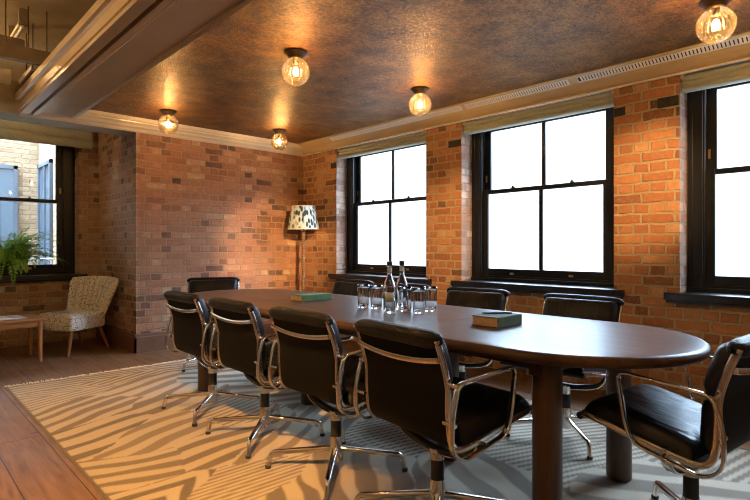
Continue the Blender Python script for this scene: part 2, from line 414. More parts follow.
mb = MB()
for y0, y1, z0, z1 in ((1.655,1.742,2.195,2.262),(1.275,1.42,2.20,2.275),(3.26,3.42,2.18,2.25),(5.255,5.36,2.18,2.25)): mb.box(XW-.004, XW+.05, y0, y1, z0, z1)
mb.build('trim_10', M['padstone'], bevel=.004, kind='structure')
# bulkhead of the ceiling raft, long left side
prof = [(.925,2.575),(.925,2.548),(.945,2.540),(.958,2.525),(.958,2.462),(.968,2.455),(.968,2.43),(1.038,2.43),(1.038,2.475),(1.062,2.475),
        (1.062,2.424),(1.088,2.424),(1.090,2.436),(1.112,2.436),(1.116,2.446),(1.122,2.440),(1.130,2.446),(1.134,2.458),(1.16,2.458),(1.164,2.464),(1.395,2.464),(1.398,2.452),(1.424,2.446),(1.430,2.452),(1.438,2.47),(1.445,2.49),(1.455,2.495),(1.455,2.60),(.925,2.60)]
mb = MB(); mb.prism(prof, 'y', -2.5, 5.93); mb.build('trim_1', M['cream_paint'], kind='structure')
# cornice on the back wall
prof = [(5.979,2.418),(5.968,2.418),(5.962,2.426),(5.955,2.428),(5.945,2.445),(5.925,2.458),(5.915,2.46),(5.905,2.478),(5.885,2.495),(5.877,2.497),(5.874,2.512),(5.86,2.516),(5.855,2.53),(5.855,2.60),(5.979,2.60)]
mb = MB(); mb.prism(prof, 'x', .97, XW); mb.build('trim_2', M['cream_trim'], kind='structure')
# cornice on the window wall; darker paint stands in for its shaded underside
prof = [(4.266,2.425),(4.245,2.425),(4.245,2.436),(4.232,2.438),(4.225,2.452),(4.205,2.470),(4.19,2.480),(4.18,2.500),(4.172,2.503),(4.166,2.512),(4.120,2.540),(4.112,2.538),(4.098,2.544),(4.096,2.557),(4.096,2.60),(4.266,2.60)]
mb = MB(); mb.prism(prof, 'y', -2.5, 5.93); mb.build('trim_3', M['cream_paint'], kind='structure')
mb = MB(); mb.box(4.226, 4.246, -2.5, 5.97, 2.412, 2.424)
mb.build('trim_7', M['white_trim'], kind='structure')
mb = MB(); mb.box(-3.2, 2.04, YB+.005, 6.36, 2.432, 2.74); mb.build('trim_8', M['plaster'], kind='structure')
mb = MB(); mb.box(4.266, 4.44, -.24, 1.273, 2.44, 2.45); mb.build('trim_9', M['plaster'], kind='structure')
mb = MB()
for pts in ([(2.04,0),(2.02,0),(2.02,.165),(2.028,.175),(2.028,.195),(2.04,.205)],): mb.prism(pts, 'y', YB-.02, YL)
mb.prism([(YB,0),(YB-.02,0),(YB-.02,.165),(YB-.012,.175),(YB-.012,.195),(YB,.205)], 'x', 2.02, XW)
mb.build('baseboard_back', M['skirting'], kind='structure')

# ventilation grilles in the window-side cornice
def grille(y0, y1, label, col):
    t = empty('air_grille', (4.143, (y0+y1)/2, 2.526), 0, label, 'air vent', 'linear grilles along the window cornice')
    L = (y1-y0)/2; al = atan2(.028, -.046)
    R = Matrix.Rotation(-atan2(.028,.046)*-1, 4, 'Y')
    f = MB()
    for s in (-1,1): f.box(-.0285 if s<0 else .0245, -.0245 if s<0 else .0285, -L, L, -.010, 0)
    for s in (-1,1): f.box(-.0285,.0285, s*L-.004, s*L+.004, -.010, 0)
    f.xf(R).build('frame', M['white_trim'], t)
    g = MB(); n = int(2*L/.024)
    for k in range(n):
        y = -L + .012 + k*.024
        g.box(-.0245,.0245, y-.0072, y+.0072, -.009, -.003)
    g.xf(R).build('slats', M['white_trim'], t)
    b = MB(); b.box(-.026,.026,-L,L,-.0025,-.0005); b.xf(R).build('backing', M['rubber'], t)
grille(2.06, 3.10, 'pale slatted air grille in cornice above middle window', 0)
grille(3.16, 5.20, 'slatted air grille in cornice above window beside floor lamp', 0)
grille(-.2, 1.98, 'slatted air grille in cornice above brick pier between the middle and end windows', 0)

# ------------------------------------------------------------------ sash windows
def sash_window(name, u0, u1, tf, glass_mat, z0=.80, z1=2.50, zm=1.712, sill=True, kind='structure', J=.105):
    """tf(u,w,z) -> world; w grows outwards from the wall face"""
    root = empty(name, tf((u0+u1)/2, .2, z0), 0, None, None, None, kind)
    o = Vector(root.location)
    def mk():
        return MB()
    def bx(m, a0, a1, w0, w1, c0, c1):
        p = tf(a0,w0,c0); q = tf(a1,w1,c1)
        lo = [min(x,y) for x,y in zip(p,q)]; hi = [max(x,y) for x,y in zip(p,q)]
        m.box(lo[0]-o.x,hi[0]-o.x,lo[1]-o.y,hi[1]-o.y,lo[2]-o.z,hi[2]-o.z)
    f = mk()
    for a, b in ((u0+.004,u0+J),(u1-J,u1-.004)): bx(f,a,b,.175,.33,z0,z1)
    bx(f,u0+.004,u1-.004,.175,.33,z1-.10,z1); bx(f,u0+.004,u1-.004,.16,.33,z0,z0+.055)
    for a, b in ((u0+J,u0+J+.014),(u1-J-.014,u1-J)): bx(f,a,b,.185,.205,z0+.05,z1-.1)
    bx(f,u0+J,u1-J,.185,.205,z0+.05,z0+.075)
    for a, b in ((u0+.03,u0+.042),(u1-.042,u1-.03)): bx(f,a,b,.168,.176,z0,z1)
    f.build('window_frame', M['black_paint'], root, bevel=.004)
    for nm, w0, c0, c1, bt, tp in (('lower',.207,z0+.06,zm+.022,.085,.042),('upper',.258,zm-.022,z1-.1,.042,.07)):
        s = mk(); a0, a1 = u0+J+.002, u1-J-.002; S = .07; w1 = w0+.042
        bx(s,a0,a0+S,w0,w1,c0,c1); bx(s,a1-S,a1,w0,w1,c0,c1)
        bx(s,a0+S,a1-S,w0,w1,c0,c0+bt); bx(s,a0+S,a1-S,w0,w1,c1-tp,c1)
        m = (a0+a1)/2; bx(s,m-.018,m+.018,w0+.004,w1-.004,c0+bt,c1-tp)
        so = s.build('sash', M['black_paint'], root, bevel=.004)
        g = mk(); bx(g,a0+S-.004,a1-S+.004,w0+.019,w0+.024,c0+bt-.004,c1-tp+.004)
        g.build('pane', glass_mat, so)
        if nm == 'lower':
            for q in (.27,.73):
                u = a0+(a1-a0)*q
                l = mk(); bx(l,u-.022,u+.022,w0-.006,w0,c0+.030,c0+.038); bx(l,u-.018,u+.018,w0-.016,w0-.006,c0+.044,c0+.050); bx(l,u-.018,u+.018,w0-.008,w0,c0+.036,c0+.050)
                l.build('sash_lift', M['brass'], so)
                l = mk(); bx(l,u-.016,u+.016,w0+.008,w0+.03,c1,c1+.010); bx(l,u-.006,u+.012,w0+.01,w0+.024,c1+.010,c1+.022)
                l.build('sash_fastener', M['black_paint'], so)
        else:
            l = mk(); bx(l,a1-.03,a1-.014,w0-.004,w0,c0+.13,c0+.20); l.build('catch', M['brass'], so)
    if sill:
        s = mk(); bx(s,u0-.085,u1+.085,-.065,-.001,z0-.03,z0+.022); bx(s,u0+.004,u1-.004,-.001,.17,z0-.03,z0+.022)
        bx(s,u0-.075,u1+.075,-.05,-.001,z0-.052,z0-.03)
        s.build('window_sill', M['sill_black'], root, bevel=.005)
    return root
TR = lambda u,w,z: (XW+w, u, z)
TL = lambda u,w,z: (u, YL+w, z)
for i, (a, b) in enumerate(WIN): sash_window('window_%d' % (i+1), a, b, TR, M['frosted'])
sash_window('window_4', .22, 1.82, TL, M['clear_pane'], z1=2.72, zm=1.735, J=.125)
sash_window('window_5', -1.66, -.25, TL, M['clear_pane'], z1=2.72, zm=1.735)

# ------------------------------------------------------------------ blinds
def blind(u0, u1, tf, z0, z1, label, w0=.03, depth=.085):
    t = empty('roman_blind', tf((u0+u1)/2, 0, z0), 0, label, 'blind', 'folded linen blinds at the window heads')
    o = Vector(t.location)
    n = 30; sec = []
    H = z1-z0
    for k in range(n+1):
        q = k/n; sec.append((w0 + .026*(1-abs(sin(q*pi*3)))**1.5 , z0+H*q))
    sec = [(w0+depth, z0+.01), (w0+depth*.6, z0)] + sec + [(w0+depth, z1)]
    m = MB()
    vs0 = [Vector(tf(u0,w,z))-o for w,z in sec]; vs1 = [Vector(tf(u1,w,z))-o for w,z in sec]; N_ = len(sec)
    m.add(vs0+vs1, [(i,(i+1)%N_,N_+(i+1)%N_,N_+i) for i in range(N_)], True); m.add(vs0,[tuple(range(N_))[::-1]]); m.add(vs1,[tuple(range(N_))])
    m.build('folds', M['blind'], t)
    for uu in (u0+.006,u1-.006):
        b = MB(); p = Vector(tf(uu-.012,w0-.012,z1-.03))-o; q = Vector(tf(uu+.012,w0+.03,z1+.005))-o
        lo = [min(x,y) for x,y in zip(p,q)]; hi = [max(x,y) for x,y in zip(p,q)]; b.box(lo[0],hi[0],lo[1],hi[1],lo[2],hi[2])
        b.build('bracket', M['cream_trim'], t)
blind(3.735, 5.245, TR, 2.298, 2.425, 'folded cream linen blind over window nearest the floor lamp')
blind(1.752, 3.249, TR, 2.298, 2.425, 'folded cream linen blind over middle window between two brick piers')
blind(-.23, 1.263, TR, 2.298, 2.425, 'folded cream linen blind over the window beyond the second brick pier')
blind(.10, 1.95, TL, 2.40, 2.73, 'deep folded cream linen blind over clear window behind the fern', -.10, .09)

# ------------------------------------------------------------------ rug
def build_rug():
    x0, x1, y0, y1, st = .745, 3.56, -.35, 5.19, .0105
    nx = int((x1-x0)/st)+1; ny = int((y1-y0)/st)+1
    X, Y = np.meshgrid(np.linspace(x0,x1,nx), np.linspace(y0,y1,ny))
    wx = .05*np.sin(3.1*X+1.7*Y)+.03*np.sin(6.7*Y-2.3*X+1)+.012*np.sin(19*X+11*Y); wy = .05*np.sin(2.7*Y-1.9*X+2)+.03*np.sin(7.9*X+2.1*Y)+.010*np.sin(23*Y-9*X)
    Xw, Yw = X+wx, Y+wy
    # seeds: x, y, angle of stripes (deg from X), period, brown share, chevron sharpness
    S = [(.85,5.05,4,.075,.4),(1.55,4.95,8,.07,.45,3.),(2.3,5.0,-10,.09,.4),(3.1,4.9,12,.12,.45),
         (.95,4.66,4,.062,.42,3.4),(1.6,4.42,24,.17,.42),(1.05,4.05,33,.135,.5),(1.6,3.95,30,.19,.4),
         (.9,3.45,20,.16,.45),(1.35,3.35,24,.15,.45),(1.75,3.45,18,.055,.40),(.95,2.85,-14,.13,.45),(1.45,2.80,5,.16,.42),
         (.95,2.40,32,.12,.5,1.6),(1.33,2.30,-4,.036,.45),(1.75,2.62,38,.17,.4),(1.75,1.95,62,.17,.5),(1.25,1.75,58,.16,.45),
         (2.3,4.3,-25,.2,.4),(3.0,4.1,20,.10,.45,2.),(2.35,3.5,-18,.17,.42),(3.0,3.2,10,.05,.45),(2.25,2.8,28,.18,.45),(2.35,2.2,-12,.042,.42),(2.9,2.3,14,.05,.42),
         (2.15,1.5,65,.2,.5),(2.65,1.45,-22,.047,.48),(3.2,1.5,-30,.05,.45),(1.5,1.1,40,.18,.45),(2.15,.75,-35,.05,.45),
         (2.72,.78,-62,.20,.48),(3.25,.7,-10,.06,.5),(1.3,.4,20,.16,.45),(2.2,.1,60,.2,.45),(3.0,.05,-40,.16,.45)]
    S = np.array([q if len(q) == 6 else (*q, 0.) for q in S]); best = np.full(X.shape, 1e9); idx = np.zeros(X.shape, int)
    for k, (sx, sy, a, p, b, c_) in enumerate(S):
        ca, sa = cos(math.radians(a)), sin(math.radians(a))
        dx, dy = Xw-sx, Yw-sy
        d = np.hypot((dx*ca+dy*sa)*.72, (-dx*sa+dy*ca)*1.25)
        m = d < best; best[m] = d[m]; idx[m] = k
    A = np.radians(S[idx,2]); P = S[idx,3]; B = S[idx,4]
    wob = np.where(P > .07, 1., .25)
    px_, py_ = X+wx*.6*wob, Y+wy*.6*wob
    ph = (-px_*np.sin(A)+py_*np.cos(A))/P + idx*.37
    C = S[idx,5]; lx, ly = px_-S[idx,0], py_-S[idx,1]
    al_, la_ = lx*np.cos(A)+ly*np.sin(A), -lx*np.sin(A)+ly*np.cos(A)
    ph = np.where(C > 0, (al_+C*np.abs(la_))/np.sqrt(1+C*C)/P, ph)
    B2 = B + .10*np.sin(5*X*np.cos(A)+4*Y*np.sin(A)+idx)*wob
    tri = np.abs((ph % 1.)-.5)*2           # 0..1
    f = np.clip((tri-(1-B2))/.16+.5, 0, 1)
    cream = np.array([.55,.465,.335]); brown = np.array([.115,.082,.054]); tan = np.array([.27,.21,.145])
    tone = ((idx*7919+3) % 5)/4.
    dark = brown[None,None]*(1-.75*tone[...,None])+tan[None,None]*(.75*tone[...,None])
    col = cream*(1-f[...,None])+dark*f[...,None]
    edge = (X < x0+.012)|(X > x1-.012)
    col[edge] = (.09,.065,.045)
    me = bpy.data.meshes.new('weave')
    top = np.stack([X,Y,np.full(X.shape,RUGZ)],-1).reshape(-1,3)
    I = np.arange(nx*ny).reshape(ny,nx)
    q = np.stack([I[:-1,:-1],I[:-1,1:],I[1:,1:],I[1:,:-1]],-1).reshape(-1,4)
    ring = list(I[0,:])+list(I[1:,-1])+list(I[-1,-2::-1])+list(I[-2:0:-1,0]); n0 = len(top)
    low = top[ring].copy(); low[:,2] = .001
    k = len(ring); fs = q.tolist()+[[ring[i],n0+i,n0+(i+1)%k,ring[(i+1)%k]] for i in range(k)]
    me.from_pydata(np.concatenate([top,low]).tolist(), [], fs); me.update()
    at = me.color_attributes.new('weave','FLOAT_COLOR','POINT')
    c = np.ones((n0+k,4)); c[:n0,:3] = col.reshape(-1,3); c[n0:,:3] = (.2,.15,.1)
    at.data.foreach_set('color', c.ravel().astype(np.float32))
    me.materials.append(M['rug'])
    r = empty('rug', (0,0,0), 0, 'large cream and brown zebra striped woven rug under the long table', 'rug')
    o = bpy.data.objects.new('weave', me); COL.objects.link(o); o.parent = r
    g = MB(); rnd = random.Random(3); x = x0+.01
    while x < x1:
        dx = rnd.uniform(-.02,.02); L = rnd.uniform(.05,.085)
        g.tube([(x,y1-.004,.011),(x+dx*.4,y1+L*.5,.009),(x+dx,y1+L,.005)], [.0035,.004,.0055], 5)
        x += rnd.uniform(.011,.017)
    g.build('fringe', M['fringe'], r, kind='stuff')
build_rug()

# ------------------------------------------------------------------ table
TX, TY0, TY1, TH = 2.30, .59, 4.54, .54
def stadium(off):
    h = TH-off; c0, c1 = TY0+TH, TY1-TH; n = 40; pts = []
    for k in range(n+1):
        a = pi*k/n; pts.append((TX-h*cos(a), c1+h*sin(a)))
    for k in range(n+1):
        a = pi*k/n; pts.append((TX+h*cos(a), c0-h*sin(a)))
    return pts
tb = empty('conference_table', (TX,2.56,RUGZ+.001), 0, 'long dark oak table with rounded ends and round legs', 'table')
bx, by, bz = tb.location
m = MB(); prof = []
for k in range(9):
    a = -pi/2+pi*k/8; prof.append((.024*(1-cos(a)), .737+.023*sin(a)))
prof = [(.10,.714)]+prof+[(.10,.76)]
rings = [[(x-bx,y-by,z-bz) for x,y in stadium(o)] for o,z in prof]; n = len(rings[0])
vs = [p for r in rings for p in r]
m.add(vs, [(i*n+k, i*n+(k+1)%n, (i+1)*n+(k+1)%n, (i+1)*n+k) for i in range(len(rings)-1) for k in range(n)], True)
m.add(rings[-1], [tuple(range(n))[::-1]]); m.add(rings[0], [tuple(range(n))])
m.build('table_top', M['table_wood'], tb)
for k in (1.76,3.37):
    m = MB(); m.box(-.50,.50,k-by-.0012,k-by+.0012,.7597-bz,.7604-bz); m.build('joint_line', M['rubber'], tb)
m = MB()
m.box(-.035,.035,1.06-by,3.97-by,.64-bz,.714-bz)
for y in (1.085,3.96): m.box(-.40,.40,y-.03-by,y+.03-by,.64-bz,.714-bz)
m.box(-.33,-.30,1.11-by,3.93-by,.655-bz,.714-bz); m.box(.30,.33,1.11-by,3.93-by,.655-bz,.714-bz)
m.build('under_frame', M['leg_wood'], tb, bevel=.003)
for x, y in ((1.965,1.068),(2.665,1.064),(1.90,4.0),(2.62,3.95),(2.286,3.13),(2.252,1.809)):
    m = MB(); m.lathe([(.050,0),(.056,.004),(.059,.012),(.059,.713-bz)], 28, (x-bx,y-by,0)); m.build('leg', M['leg_wood'], tb)

# ------------------------------------------------------------------ office chairs
RIB = catmull([(.31,0,.468),(.2,0,.450),(.08,0,.424),(-.04,0,.402),(-.11,0,.395),(-.15,0,.410),(-.172,0,.455),(-.180,0,.55),(-.182,0,.635),(-.206,0,.725),(-.240,0,.812)], 5)
def rib_at(s):
    L = [0]
    for a, b in zip(RIB, RIB[1:]): L.append(L[-1]+(b-a).length)
    t = s*L[-1]
    for i in range(len(RIB)-1):
        if L[i+1] >= t or i == len(RIB)-2:
            f = (t-L[i])/(L[i+1]-L[i]); p = RIB[i].lerp(RIB[i+1], f); d = (RIB[i+1]-RIB[i]).normalized()
            return p, Vector((d.z,0,-d.x))*1.0       # normal towards the sitter
def pad(s0, s1, w, T, drop=.006):
    m = MB()
    def fn(u, v):
        # u wraps round section through thickness; v across width
        yy = (v*2-1); y = w*math.copysign(1-(1-abs(yy))**1.6, yy) if abs(yy) < 1 else w*yy
        edge = max(0., 1-abs(y/w)**11)**.5
        a = 2*pi*u
        c = cos(a); sn = sin(a)
        cx = math.copysign(abs(c)**.36, c); th = math.copysign(abs(sn)**.6, sn)
        s = (s0+s1)/2 + (s1-s0)/2*cx
        p, nn = rib_at(s)
        t = (T if th > 0 else .004)*th*edge + drop
        return p + nn*t + Vector((0,y,0))
    m.grid(fn, 28, 21, True, True); return m
def make_chair():
    t = empty('office_chair')
    # pedestal
    m = MB(); m.lathe([(.034,.052),(.036,.07),(.033,.12),(.031,.165),(.0295,.175)], 20); m.build('hub', M['chrome'], t)
    m = MB(); m.lathe([(.027,.17),(.0275,.175),(.0275,.26),(.026,.263)], 20); m.build('column_sleeve', M['rubber'], t)
    m = MB(); m.lathe([(.030,.258),(.030,.29),(.036,.301),(.036,.306)], 20); m.build('column_cap', M['chrome'], t)
    for k in range(4):
        a = pi/4+k*pi/2; d = Vector((cos(a),sin(a),0))
        path = fillet([d*.018+Vector((0,0,.112)), d*.335+Vector((0,0,.082)), d*.352+Vector((0,0,.012))], .022, 5)
        n = len(path)
        m = MB(); m.tube(path, [.017-.007*min(1,i/(n*.35)) for i in range(n)], 10, ry=.0125)
        leg = m.build('base_leg', M['chrome'], t)
        m = MB(); c = d*.352; m.lathe([(.014,0),(.0155,.002),(.0155,.014),(.012,.017)], 14, (c.x,c.y,0)); m.build('glide', M['rubber'], leg)
    # yoke
    arc = catmull([(0,-.240,.408),(0,-.226,.362),(0,-.165,.318),(0,0,.294),(0,.165,.318),(0,.226,.362),(0,.240,.408)], 4)
    ya = [p+Vector((-.01,0,.010)) for p in arc]
    m = MB(); m.tube(ya, .016, 10, ry=.012, ref=(0,0,1)); m.build('yoke', M['rubber'], t)
    m = MB(); m.tube([p+Vector((-.01,0,-.004)) for p in arc], .020, 10, ry=.005, ref=(0,0,1)); m.build('yoke_plate', M['chrome'], t)
    # ribs, sling
    for s in (-1,1):
        m = MB(); m.tube([(p.x,s*.243,p.z) for p in RIB], .0135, 10, ry=.0085, ref=(0,1,0))
        m.build('side_rib', M['chrome'], t)
        loop = fillet([(-.180,0,.652),(.142,0,.678),(.112,0,.50),(.085,0,.425),(-.06,0,.393),(-.155,0,.374),(-.213,0,.42),(-.213,0,.54)],
                      [.03,.045,.06,.06,.10,.07,.07,.08], 6, True)
        m = MB(); m.tube([(p.x,s*.290,p.z) for p in loop], .0062, 10, True, ry=.0125, ref=(0,1,0))
        arm = m.build('armrest', M['chrome'], t)
        for (x, z) in ((-.184,.645),(-.20,.51),(-.02,.402)):
            m = MB(); m.tube([(x,s*.238,z),(x,s*.297,z)], .0075, 8); m.build('arm_bolt', M['chrome'], arm)
    m = MB()
    def sl(u, v):
        p, nn = rib_at(u*.985); return p + Vector((0,(v*2-1)*.236,0)) + nn*.003
    def sl2(u, v):
        p, nn = rib_at((1-u)*.985); return p + Vector((0,(v*2-1)*.236,0)) - nn*.004
    m.grid(sl, 40, 3); m.grid(sl2, 40, 3); m.build('sling', M['sling'], t)
    for z0, bow in ((.752,.0),(.47,0)):
        # spreader bars, slightly sagging
        s = .915 if z0 > .7 else .585
        p, nn = rib_at(s)
        pts = [(p.x-nn.x*.018, y, p.z-nn.z*.018-.022*(1-(y/.24)**2)*(1 if z0>.7 else 0)) for y in [-.24+.48*k/14 for k in range(15)]]
        if z0 > .7:
            m = MB(); m.tube(pts, .0085, 10, ry=.012, ref=(0,0,1)); m.build('spreader_bar', M['chrome'], t)
    m = MB(); m.tube([(.318,-.25,.456),(.318,.25,.456)], .015, 14); m.build('front_bar', M['rubber'], t)
    # pads
    pad(.0,.470,.236,.070).build('seat_pad', M['leather'], t)
    pad(.565,.775,.236,.068).build('back_pad', M['leather'], t)
    pad(.778,.985,.236,.068).build('back_pad', M['leather'], t)
    # padded roll that folds over the top rail
    m = MB()
    def roll(u, v):
        yy = v*2-1; y = .258*math.copysign(1-(1-abs(yy))**1.8, yy); e = max(0.,1-abs(y/.2585)**10)**.5
        a = 2*pi*u; c = math.copysign(abs(cos(a))**.8, cos(a)); sn = math.copysign(abs(sin(a))**.8, sin(a))
        ax = Vector((.33,0,-.944)); bx_ = Vector((.944,0,.33))
        return Vector((-.228,y,.806)) + ax*(.031*c*e) + bx_*(.034*sn*e)
    m.grid(roll, 22, 23, True, True); m.build('head_pad', M['leather_roll'], t)
    m = MB(); m.tube([(-.243,-.256,.803),(-.243,.256,.803)], .008, 10); m.build('top_rail', M['chrome'], t)
    return t
chair0 = make_chair()
NEAR = 'chairs along the near side of the table'; FAR = 'chairs along the window side of the table'
CH = [((1.709,3.479),0,'black leather office chair, leftmost of the four seen from behind',NEAR),
      ((1.704,2.783),-1,'black leather office chair seen from behind, second from left in the row of four',NEAR),
      ((1.703,2.098),-1,'black leather office chair seen from behind, third from left in the row of four',NEAR),
      ((1.695,1.418),-6,'largest black leather office chair seen from behind, nearest in the row of four',NEAR),
      ((2.285,.640),84,'black leather office chair side-on at the rounded table end, seat pad in full view',None),
      ((2.37,4.825),-118,'blue-black leather office chair facing out at the far table end before red brick wall',None),
      ((3.05,3.76),182,'black leather office chair top under the window nearest the floor lamp, left of the bottles',FAR),
      ((3.03,3.05),180,'black leather office chair mostly hidden behind the bottles and glasses',FAR),
      ((3.02,2.30),188,'black leather office chair before middle window sill, between glasses and the nearer green book',FAR),
      ((3.02,1.52),182,'black leather office chair across the table, below the middle window and behind the nearer book',FAR)]
for i, (xy, ang, lab, grp) in enumerate(CH):
    c = chair0 if i == 0 else copy_tree(chair0)
    c.location = (xy[0],xy[1],RUGZ+.0015); c.rotation_euler = (0,0,math.radians(ang))
    if 'group' in c: del c['group']
    tag(c, lab, 'chair', grp)
for c in list(COL.objects):
    if c.name.startswith('office_chair') and 'near table end' in c.get('label',''): pass

# ------------------------------------------------------------------ on the table
ZT = .7605
def book(x0, x1, y0, y1, h, label, cover):
    t = empty('book', ((x0+x1)/2,(y0+y1)/2,ZT), 0, label, 'book', 'green books on the table')
    X, Y = (x1-x0)/2, (y1-y0)/2
    m = MB(); m.box(-X,X,-Y,Y,0,.003); m.box(-X,X,-Y,Y,h-.003,h); m.box(-X,X,-Y,-Y+.003,.003,h-.003)
    m.build('cover', cover, t, bevel=.0008)
    m = MB(); m.box(-X+.004,X-.004,-Y+.003,Y-.004,.003,h-.003); m.build('pages', M['paper'], t)
    return t
book(2.18,2.40,1.445,1.60,.050,'thick green book with a pen on it, at the rounded end of the table',M['olive_cover'])
book(2.225,2.50,3.13,3.28,.044,'green book lying alone at the far part of table, left of the glasses',M['green_cover'])
t = empty('pen', (2.31,1.535,ZT+.0505), -.72, 'dark slim pen lying on top of the thick green book', 'pen')
m = MB(); m.tube([(-.078,0,.0045),(-.066,0,.0045),(.065,0,.0045),(.078,0,.0045)], [.002,.0042,.0045,.0035], 10); m.build('barrel', M['rubber'], t)
m = MB(); m.box(.02,.06,-.0012,.0012,.0088,.0102); m.build('clip', M['bronze'], t)
# tumblers
def tumbler():
    t = empty('tumbler')
    rib = lambda a, z: 1+.030*cos(a*14)*(1 if .012 < z < .105 else 0)
    outer = [(.024,0),(.029,.002),(.0305,.008),(.031,.016),(.0335,.06),(.0355,.10),(.0362,.112),(.037,.132)]
    inner = [(.0345,.132),(.0337,.112),(.031,.06),(.0285,.02),(.024,.014),(.0,.013)]
    m = MB(); n = 56; vs = []
    pr = outer+inner
    for i, (r, z) in enumerate(pr):
        for k in range(n):
            a = 2*pi*k/n; rr = r*(rib(a,z) if i < len(outer) else 1); vs.append((rr*cos(a), rr*sin(a), z))
    m.add(vs, [(i*n+k,i*n+(k+1)%n,(i+1)*n+(k+1)%n,(i+1)*n+k) for i in range(len(pr)-1) for k in range(n)], True)
    m.add(vs[:n], [tuple(range(n))[::-1]]); m.build('bowl', M['tumbler_glass'], t); return t
g0 = tumbler()
GL = [((2.284,2.545),'ribbed clear tumbler at far left end of the glasses, left of the bottles'),
      ((2.312,2.452),'ribbed clear tumbler just left of the labelled front bottle, second glass from left'),
      ((2.345,2.225),'ribbed clear tumbler immediately right of the bottles, partly before the rear bottle'),
      ((2.333,2.105),'ribbed clear tumbler nearest the viewer among the three right of the bottles'),
      ((2.455,2.118),'ribbed clear tumbler at far right end of the glasses, before the brick pier'),
      ((2.465,2.225),'ribbed clear tumbler hidden behind the other glasses right of the bottles')]
for i, (xy, lab) in enumerate(GL[:5]):
    g = g0 if i == 0 else copy_tree(g0)
    g.location = (xy[0]+.006,xy[1]-.006,ZT); g.rotation_euler = (0,0,i*.7); g.scale = (1.12,1.12,1.15); tag(g, lab, 'glass', 'tumblers beside the bottles')
def bottle(xy, label, lab_rot):
    t = empty('water_bottle', (xy[0]+.006,xy[1]-.006,ZT), lab_rot, label, 'bottle', 'water bottles on the table')
    pr = [(.028,0),(.034,.003),(.0355,.012),(.0355,.135),(.034,.155),(.026,.182),(.0165,.205),(.0140,.225),(.0135,.262),(.0150,.264),(.0150,.270),(.0125,.272)]
    inn = [(.0105,.272),(.0108,.225),(.013,.205),(.022,.18),(.030,.155),(.0315,.135),(.0315,.016),(0,.012)]
    m = MB(); n = 32; allp = pr+inn
    vs = [(r*cos(2*pi*k/n), r*sin(2*pi*k/n), z) for r,z in allp for k in range(n)]
    m.add(vs, [(i*n+k,i*n+(k+1)%n,(i+1)*n+(k+1)%n,(i+1)*n+k) for i in range(len(allp)-1) for k in range(n)], True)
    m.add(vs[:n], [tuple(range(n))[::-1]]); m.build('glass_body', M['bottle_glass'], t)
    m = MB(); m.lathe([(.0152,.268),(.0162,.270),(.0162,.290),(.014,.293)], 20); m.build('cap', M['rubber'], t)
    m = MB(); k0 = 12
    vs = []
    for z in (.062,.118):
        for k in range(k0+1):
            a = -.75+1.5*k/k0; vs.append((.0360*cos(a), .0360*sin(a), z))
    m.add(vs, [(k,k+1,k0+2+k,k0+1+k) for k in range(k0)], True)
    l = m.build('label_sheet', M['label'], t)
    s = l.modifiers.new('thick','SOLIDIFY'); s.thickness = .0004
    m = MB(); m.lathe([(.0143,.232),(.0146,.234),(.0146,.255),(.0143,.257)], 20); m.build('neck_band', M['label'], t)
    t.scale = (1.04,1.04,1.055)
bottle((2.225,2.245),'clear water bottle in front, with pale label and dark cap',atan2(-2.245,-2.225))
bottle((2.395,2.305),'clear water bottle with dark cap standing behind the labelled one',atan2(-2.3,-2.4)+2.2)

# ------------------------------------------------------------------ ceiling globes
def make_lamp():
    t = empty('ceiling_lamp')
    m = MB(); m.lathe([(.0,0),(.083,0),(.086,-.006),(.082,-.012),(.062,-.028),(.055,-.042),(.052,-.050),(.0,-.050)], 36); m.build('ceiling_rose', M['bronze'], t)
    m = MB(); R = .099; zc = -.140
    pr = []
    for k in range(21):
        a = -pi/2+(pi/2+1.02)*k/20; pr.append((max(R*cos(a),.0), R*sin(a)*1.0))
    g = empty('x'); bpy.data.objects.remove(g)
    m.lathe(pr, 104, (0,0,0), True, lambda a, z: 1+.012*cos(26*a))
    o = m.build('glass_globe', M['globe'], t); o.location = (0,0,zc)
    m = MB(); m.lathe([(.0,-.05),(.021,-.05),(.021,-.082),(.016,-.088),(.0,-.088)], 18); m.build('bulb_holder', M['bronze'], t)
    m = MB(); m.ball((0,0,-.138), .017, .017, .031, 12, 8); m.build('bulb', M['bulb'], t)
    return t
l0 = make_lamp(); GRP = 'globe lamps on the bronze ceiling'
LP = [((2.17,3.13),'ribbed glass globe ceiling lamp in centre of the bronze ceiling, above the table'),
      ((3.47,3.10),'ribbed glass globe ceiling lamp before brick pier beside middle window'),
      ((3.45,.840),'largest ribbed glass globe ceiling lamp, at the ceiling edge above end window'),
      ((2.15,5.37),'ribbed glass globe ceiling lamp at back cornice nearest the long bulkhead'),
      ((3.46,5.33),'smallest ribbed glass globe ceiling lamp, above the corner with the floor lamp'),
      ((2.17,.84),'ribbed glass globe ceiling lamp over the near table end, outside the picture'),
      ((2.17,-1.4),'ribbed glass globe ceiling lamp behind the viewpoint near the bulkhead'),
      ((3.46,-1.4),'ribbed glass globe ceiling lamp behind the viewpoint near the windows'),
      ((-.8,3.9),'unseen ribbed globe lamp added for fill on the office ceiling beyond the bulkhead'),
      ((.1,6.3),'unseen ribbed globe lamp added for fill on the ceiling above the coffee table'),
      ((-.35,5.3),'unseen ribbed globe lamp added for fill on the office ceiling beside the ventilation duct'),
      ((-.8,2.6),'unseen ribbed globe lamp added for fill on the office ceiling between two others beyond the bulkhead'),
      ((-.9,1.2),'unseen ribbed globe lamp added for fill on the office ceiling beside the viewpoint'),
      ((-1.0,-1.4),'unseen ribbed globe lamp added for fill on the office ceiling behind the viewpoint')]
